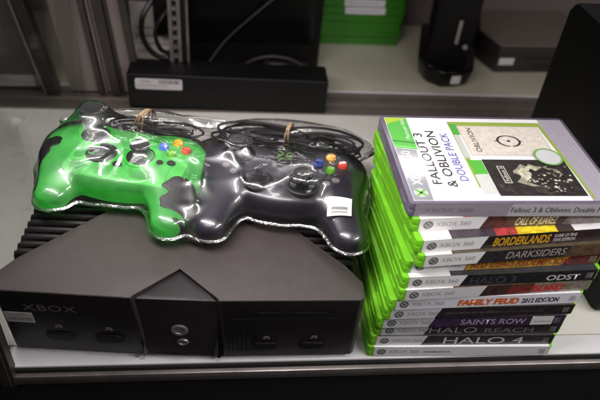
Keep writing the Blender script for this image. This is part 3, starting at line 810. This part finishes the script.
    while len(lp) < 5000:
        nx = [k for k in nb[lp[-1]] if k != prev]; prev = lp[-1]
        if not nx or nx[0] == start: break
        lp.append(nx[0])
    bm.free(); P3 = np.array([V[k] for k in lp])
    for _ in range(5): P3 = (np.roll(P3, 1, 0)+2*P3+np.roll(P3, -1, 0))/4
    # a narrow welded lip lying round the edge, slightly curled
    nrm = np.roll(P3, -1, 0)-np.roll(P3, 1, 0); nrm = np.stack([nrm[:, 1], -nrm[:, 0], 0*nrm[:, 0]], 1); nrm /= np.linalg.norm(nrm, axis=1)[:, None]+1e-9
    area2 = np.sum(P3[:, 0]*np.roll(P3[:, 1], -1)-np.roll(P3[:, 0], -1)*P3[:, 1])
    if area2 < 0: nrm = -nrm
    bm = bmesh.new(); rows = []
    for off, z in ((-.0010, .0136), (.0004, .0140), (.0020, .0128), (.0024, .0122), (.0008, .0112), (-.0015, .0075), (-.0060, .0025), (-.0120, .0006)):
        rows.append([bm.verts.new(tuple(p+n_*off+np.array((0, 0, z-p[2]+.0003*math.sin(i*.35)*(z > .012))))) for i, (p, n_) in enumerate(zip(P3, nrm))])
    N = len(P3)
    for a, b in zip(rows, rows[1:]):
        for i in range(N): bm.faces.new((a[i], a[(i+1) % N], b[(i+1) % N], b[i]))
    finish('seam', bm, M['seam'], t)
    # price sticker following the film on the right grip
    wx, wy, sr = .0690, .068, R(-8); sx, sy = wx-loc[0], wy-loc[1]; n = 12; w, hh = .0225, .0185; sv = []; sf = []
    pl = []
    for a in range(n+1):
        for b in range(n+1):
            lx, ly = (a/n-.5)*w, (b/n-.5)*hh; x = sx+lx*math.cos(sr)-ly*math.sin(sr); y = sy+lx*math.sin(sr)+ly*math.cos(sr)
            i0 = int(round((x-xs[0])/h)); j0 = int(round((y-ys[0])/h)); pl.append((x, y, Hh[i0-1:i0+2, j0-1:j0+2].max()))
    pl = np.array(pl); pl[:, 2] = np.maximum(pl[:, 2], np.median(pl[:, 2])-.004); A_ = np.c_[np.ones(len(pl)), pl[:, 0]-sx, pl[:, 1]-sy, (pl[:, 0]-sx)**2, (pl[:, 1]-sy)**2, (pl[:, 0]-sx)*(pl[:, 1]-sy)]
    cf = np.linalg.lstsq(A_, pl[:, 2], rcond=None)[0]; zf = A_@cf; zf += max(0, (pl[:, 2]-zf).max())*.8+.0004
    sv = [(p[0], p[1], z) for p, z in zip(pl, zf)]
    for a in range(n):
        for b in range(n): sf.append((a*(n+1)+b, (a+1)*(n+1)+b, (a+1)*(n+1)+b+1, a*(n+1)+b+1))
    mi = [1 if (f[0] % (n+1) in (2, 4, 5) and 2 <= f[0]//(n+1) <= 9) else 0 for f in sf]
    mesh_obj('price_sticker', sv, sf, [M['sticker'], paper((128,122,124))], t, mi)
    return t
make_bag()

# ------------------------------------------------------------------ things behind
# black box with a barcode label
bx = thing('black_box', 'long low black box with a white barcode label behind the console', 'box', (-.182, .458, .0018), R(-1.5))
bm = bmesh.new(); box(bm, 0, .296, -.052+.052, .050, 0, .057, .003, 3); finish('body', bm, M['black'], bx)
bm = bmesh.new(); prism(bm, rrect(.012, .080, .0330, .0505, .003), .0, .0004); bm.transform(Matrix.Rotation(R(90), 4, 'X')); bm.transform(Matrix.Translation((0, -.0001, 0)))
st = finish('barcode_label', bm, mat('dull_label', (172,166,168), .5, var=.05), bx, False)
bars(st, .046, .076, .0425, .0490, -.0007, (60,56,58), 11); bars(st, .020, .036, .0445, .0475, -.0007, (90,86,88), 12, 'small_print')
for z_ in (.0395, .0365): bars(st, .015, .060, z_, z_+.0014, -.0007, (110,106,108), int(z_*1e4), 'small_print')

# big black device with cables behind the sliding-door track
dv = thing('black_console', 'large black console behind the low black box, cables in front', 'console', (-.115, .585, .001), R(1))
bm = bmesh.new(); box(bm, 0, .232, 0, .13, .004, .30, .006, 3); finish('body', bm, M['black'], dv)
bm = bmesh.new(); box(bm, .012, .220, -.0012, .002, .05, .29, .001, 1); finish('front_panel', bm, M['black_shine'], dv)
for x in (.02, .17):
    bm = bmesh.new(); box(bm, x, x+.04, .02, .06, 0, .0045); finish('foot', bm, M['console_gap'], dv, False)
pb = thing('power_brick', 'small dark grey power brick lying in front of the large black console', 'power brick', (.020, .535, .0005), R(-4))
bm = bmesh.new(); box(bm, 0, .075, 0, .038, 0, .030, .004, 3); finish('body', bm, mat('dark_grey_plastic', (52,47,46), .5, var=.1), pb)
bm = bmesh.new(); prism(bm, rrect(.010, .034, .012, .024, .002), .0301, .0306); finish('label_plate', bm, M['emboss'], pb)

def cable(name, label, pts, r, m='back_cable'):
    # catmull-rom through pts
    P_ = [Vector(p) for p in pts]; out = []
    for i in range(len(P_)-1):
        p0, p1, p2, p3 = P_[max(i-1, 0)], P_[i], P_[i+1], P_[min(i+2, len(P_)-1)]
        for k in range(10):
            s = k/10; out.append(.5*((2*p1)+(p2-p0)*s+(2*p0-5*p1+4*p2-p3)*s*s+(3*p1-p0-3*p2+p3)*s**3))
    out.append(P_[-1]); bm = bmesh.new(); tube(bm, out, r, 8)
    return tag(finish(name, bm, M[m] if m in M else m), label, 'cable')
M['back_cable'] = mat('back_black_cable', (22,19,19), .4, var=.1)
grey_cable = mat('grey_cable', (46,41,40), .45, var=.1)
M['grey_cable'] = grey_cable
cable('cable', 'thick black cable looping in the gap beside the slotted upright', [(-.135,.60,.15), (-.150,.575,.125), (-.166,.562,.10), (-.168,.558,.07), (-.155,.555,.045), (-.135,.556,.036), (-.122,.560,.045), (-.112,.575,.07)], .0042)
cable('cable', 'smaller black cable loop just left of the slotted upright', [(-.118,.57,.12), (-.136,.553,.105), (-.147,.548,.08), (-.140,.546,.055), (-.124,.548,.05), (-.110,.56,.06)], .0036)
cable('cable', 'thin grey cable arching over the small dark power brick', [(-.055,.54,.004), (-.03,.535,.022), (.0,.530,.048), (.03,.528,.058), (.065,.53,.052), (.095,.535,.03), (.105,.54,.004)], .0026, 'grey_cable')
cable('cable', 'thin grey cable running straight across the large black console front', [(-.07,.565,.02), (-.04,.573,.06), (.0,.575,.10), (.05,.575,.145), (.10,.575,.18)], .0018, 'grey_cable')
cable('cable', 'dark cable heap lying low behind the low black box', [(-.08,.53,.004), (-.05,.538,.012), (-.02,.535,.02), (.01,.528,.014), (.0,.523,.004), (-.04,.526,.006), (-.07,.535,.016), (-.02,.545,.028), (.02,.55,.02)], .0030)
pc = thing('white_card', 'pale card leaning upright in the gap left of the slotted upright', 'card', (-.195, .625, .0005), R(-3))
bm = bmesh.new(); box(bm, 0, .075, 0, .003, 0, .098, .0005, 1); finish('sheet', bm, mat('pale_card', (205,196,190), .6, var=.06), pc, False)
bm = bmesh.new(); 
for k in range(4): box(bm, .006, .06, -.0008, -.0003, .012+k*.014, .0135+k*.014)
finish('print_line', bm, paper((120,112,108)), pc, False)
ad = thing('plug_adapter', 'black plug adapter hanging among the cables beside the slotted upright', 'adapter', (-.150, .575, .062), R(10))
bm = bmesh.new(); box(bm, 0, .036, 0, .03, 0, .085, .004, 2); finish('body', bm, M['black'], ad)
bm = bmesh.new(); tube(bm, [(.018,.015,.084), (.018,.015,.10), (.014,.013,.13), (.008,.01,.18)], [.005,.004,.003,.0028], 8); finish('lead', bm, M['black'], ad)

# stack of green cases on the far counter
GR2 = 'green game cases in the far stack'
for k in range(8):
    off = rng.uniform(-.004, .004); sh = k in (4, 5)
    lab = {4: 'green game case in the far stack whose pale lower label strip shows', 5: 'green game case in the far stack whose pale upper label strip shows'}.get(k, 'plain green game case in the far stack beside the tower console')
    t = thing('game_case', lab, 'game case', (.094+off, .703+rng.uniform(-.0015, .0015), k*T+.0012), R(.6+off*200), GR2)
    s = bpy.data.objects.new('case_shell', SHELL_SHADED); COL.objects.link(s); s.parent = t; t.scale = (1, 1, .93)
    if sh:
        sp_ = spine(t, [(78, 152, (200,196,200), 0, 0)]); bars(sp_, .086, .142, .0045, .0085, -.00045, (150,144,150), 20+k, 'small_print')
    cover(t, [(6,186,(70,120,40),0,0)])

# tower console with its foot
tw = thing('tower_console', 'black tower console upright on a curved foot with small white tag', 'game console', (.345, .612, .0), R(-16))
def hourglass(w, d, n=8):
    o = []
    for k in range(n+1): s = k/n; o.append((-w*(1-.13*math.sin(math.pi*s)), -d+2*d*s))
    return o
bm = bmesh.new()
half = [(-.036,-.045), (-.030,.0), (-.036,.10), (-.036,.16), (.036,.16), (.036,.10), (.030,.0), (.036,-.045), (.0,-.052)]
prism(bm, half[::-1], .022, .275, .003, 2, lambda x, y: (x*.92, y+.004)); finish('body', bm, M['black'], tw)
bm = bmesh.new(); box(bm, .004, .010, -.0535, -.049, .075, .115, .0005, 1); finish('logo_strip', bm, M['emboss'], tw)
bm = bmesh.new(); lathe(bm, [(.004, 0), (.0045, .002), (.003, .003)], 0, 0, 16); bm.transform(Matrix.Translation((.023, -.0475, .070)) @ Matrix.Rotation(R(90), 4, 'X')); finish('power_button', bm, M['emboss'], tw)
bm = bmesh.new()
prism(bm, [(-.043,-.030), (-.030,-.062), (-.004,-.078), (.020,-.068), (.042,-.050), (.044,.03), (.044,.12), (-.043,.12)], .0005, .034, .006, 3, lambda x, y: (x*.86, y*.9)); bm.transform(Matrix.Diagonal((1.15,1,1,1))); finish('foot', bm, M['black_shine'], tw)
bm = bmesh.new(); box(bm, .0, .0165, -.0006, .0006, .0, .014); bm.transform(Matrix.Translation((.012, -.0715, .012)) @ Matrix.Rotation(R(24), 4, 'Z')); finish('tag', bm, M['sticker'], tw, False)

# flat console lying on the counter
fc_ = thing('flat_console', 'flat dark console with sheen painted on top, lying right of the tower console', 'game console', (.444, .606, .0), R(3))
bm = bmesh.new(); prism(bm, [(-.006,.0), (.19,.0), (.19,.165), (.018,.165), (-.022,.07)][::1], .003, .0505, .002, 2); finish('body', bm, mat('dark_flat_console', (44,39,38), .45, var=.1), fc_)
bm = bmesh.new(); prism(bm, [(-.004,.003), (.187,.003), (.187,.162), (.018,.162), (-.019,.07)], .0502, .0520, .0006, 1); finish('top_cover', bm, mat('console_top_sheen', (118,108,100), .3, var=.06), fc_)  # pale grey puts the reflected light on the top into its colour
bm = bmesh.new(); box(bm, -.002, .026, -.0008, -.0002, .017, .030); finish('label_tag', bm, M['sticker'], fc_, False)
bm = bmesh.new(); box(bm, .045, .17, -.0006, .001, .030, .032); box(bm, .06, .16, -.0006, .001, .014, .016); finish('disc_slot', bm, M['console_gap'], fc_, False)
for x, y in ((.01,.02), (.17,.02), (.03,.14), (.17,.14)):
    bm = bmesh.new(); lathe(bm, [(.006,0), (.006,.0035)], x, y, 12); finish('foot', bm, M['console_gap'], fc_)

# big upright console right of the stack
tall = thing('upright_console', 'tall black console standing upright right of the near game stack', 'game console', (.368, .050, .0), R(0))
bm = bmesh.new(); pts = rrect(0, .265, 0, .249, .012, 6); prism(bm, pts, -.0, .078, .004, 3)
bm.transform(Matrix(((0,0,1,0), (1,0,0,0), (0,1,0,0), (0,0,0,1)))); bm.transform(Matrix.Translation((0, 0, .0006)))
finish('body', bm, M['black'], tall)
bm = bmesh.new(); box(bm, .006, .072, -.0012, .004, .02, .225, .001, 1); finish('face_plate', bm, M['black_shine'], tall)
# ------------------------------------------------------------------ light
def area(name, loc, target, sx, sy, power, col=(1, 1, 1)):
    l = bpy.data.lights.new(name, 'AREA'); l.shape = 'RECTANGLE'; l.size = sx; l.size_y = sy; l.energy = power; l.color = col
    o = bpy.data.objects.new(name, l); COL.objects.link(o); o.location = loc
    d = Vector(target)-Vector(loc); o.rotation_euler = d.to_track_quat('-Z', 'Y').to_euler()
    return o
area('unseen_strip_lamp', (.48, -.22, .53), (.26, .02, .06), .5, .03, 3.1, (1, .97, .97))  # unseen key strip, set outside the case to light the spines
area('unseen_strip_lamp', (-.13, .02, .43), (-.06, .13, .12), .40, .03, 1.6, (1, .95, .95)).data.spread = R(125)  # unseen fill added above the console to brighten controllers and green case ends
area('ceiling_lamp', (.2, 3.0, 2.3), (.0, .2, .1), 2.2, .10, 19, (1, .95, .94))
area('ceiling_lamp', (-.1, 1.9, 2.4), (.0, .2, .1), 1.6, .08, 5, (1, .95, .94))
area('ceiling_lamp', (-.5, -1.4, 2.3), (.0, .2, 0), 1.4, .16, 5, (1, .95, .95))

w = bpy.data.worlds.new('World'); scene.world = w; w.use_nodes = True
bg = w.node_tree.nodes['Background']; bg.inputs['Color'].default_value = (.10, .092, .092, 1); bg.inputs['Strength'].default_value = .3

# ------------------------------------------------------------------ camera
cam = bpy.data.cameras.new('Camera'); co = bpy.data.objects.new('Camera', cam); COL.objects.link(co)
yaw, pitch, roll, fpx = R(8.5), R(39.3), R(5.74), 622.05
CAMP = CAMPOS = None
pos = Vector((-.0337, -.3668, .5062))
cy, sy, cp, sp_ = math.cos(yaw), math.sin(yaw), math.cos(pitch), math.sin(pitch)
fwd = Vector((sy*cp, cy*cp, -sp_)); right = Vector((cy, -sy, 0)); upv = right.cross(fwd)
c, s = math.cos(roll), math.sin(roll); right, upv = c*right+s*upv, -s*right+c*upv
m = Matrix.Identity(4)
for i in range(3): m[i][0], m[i][1], m[i][2], m[i][3] = right[i], upv[i], -fwd[i], pos[i]
co.matrix_world = m
cam.sensor_width = 36; cam.lens = 36*fpx/600; cam.clip_start = .01; cam.clip_end = 50
cam.dof.use_dof = True; cam.dof.focus_distance = .60; cam.dof.aperture_fstop = 5.0
scene.camera = co
scene.view_settings.view_transform = 'Standard'; scene.view_settings.look = 'None'; scene.view_settings.exposure = 0; scene.view_settings.gamma = 1
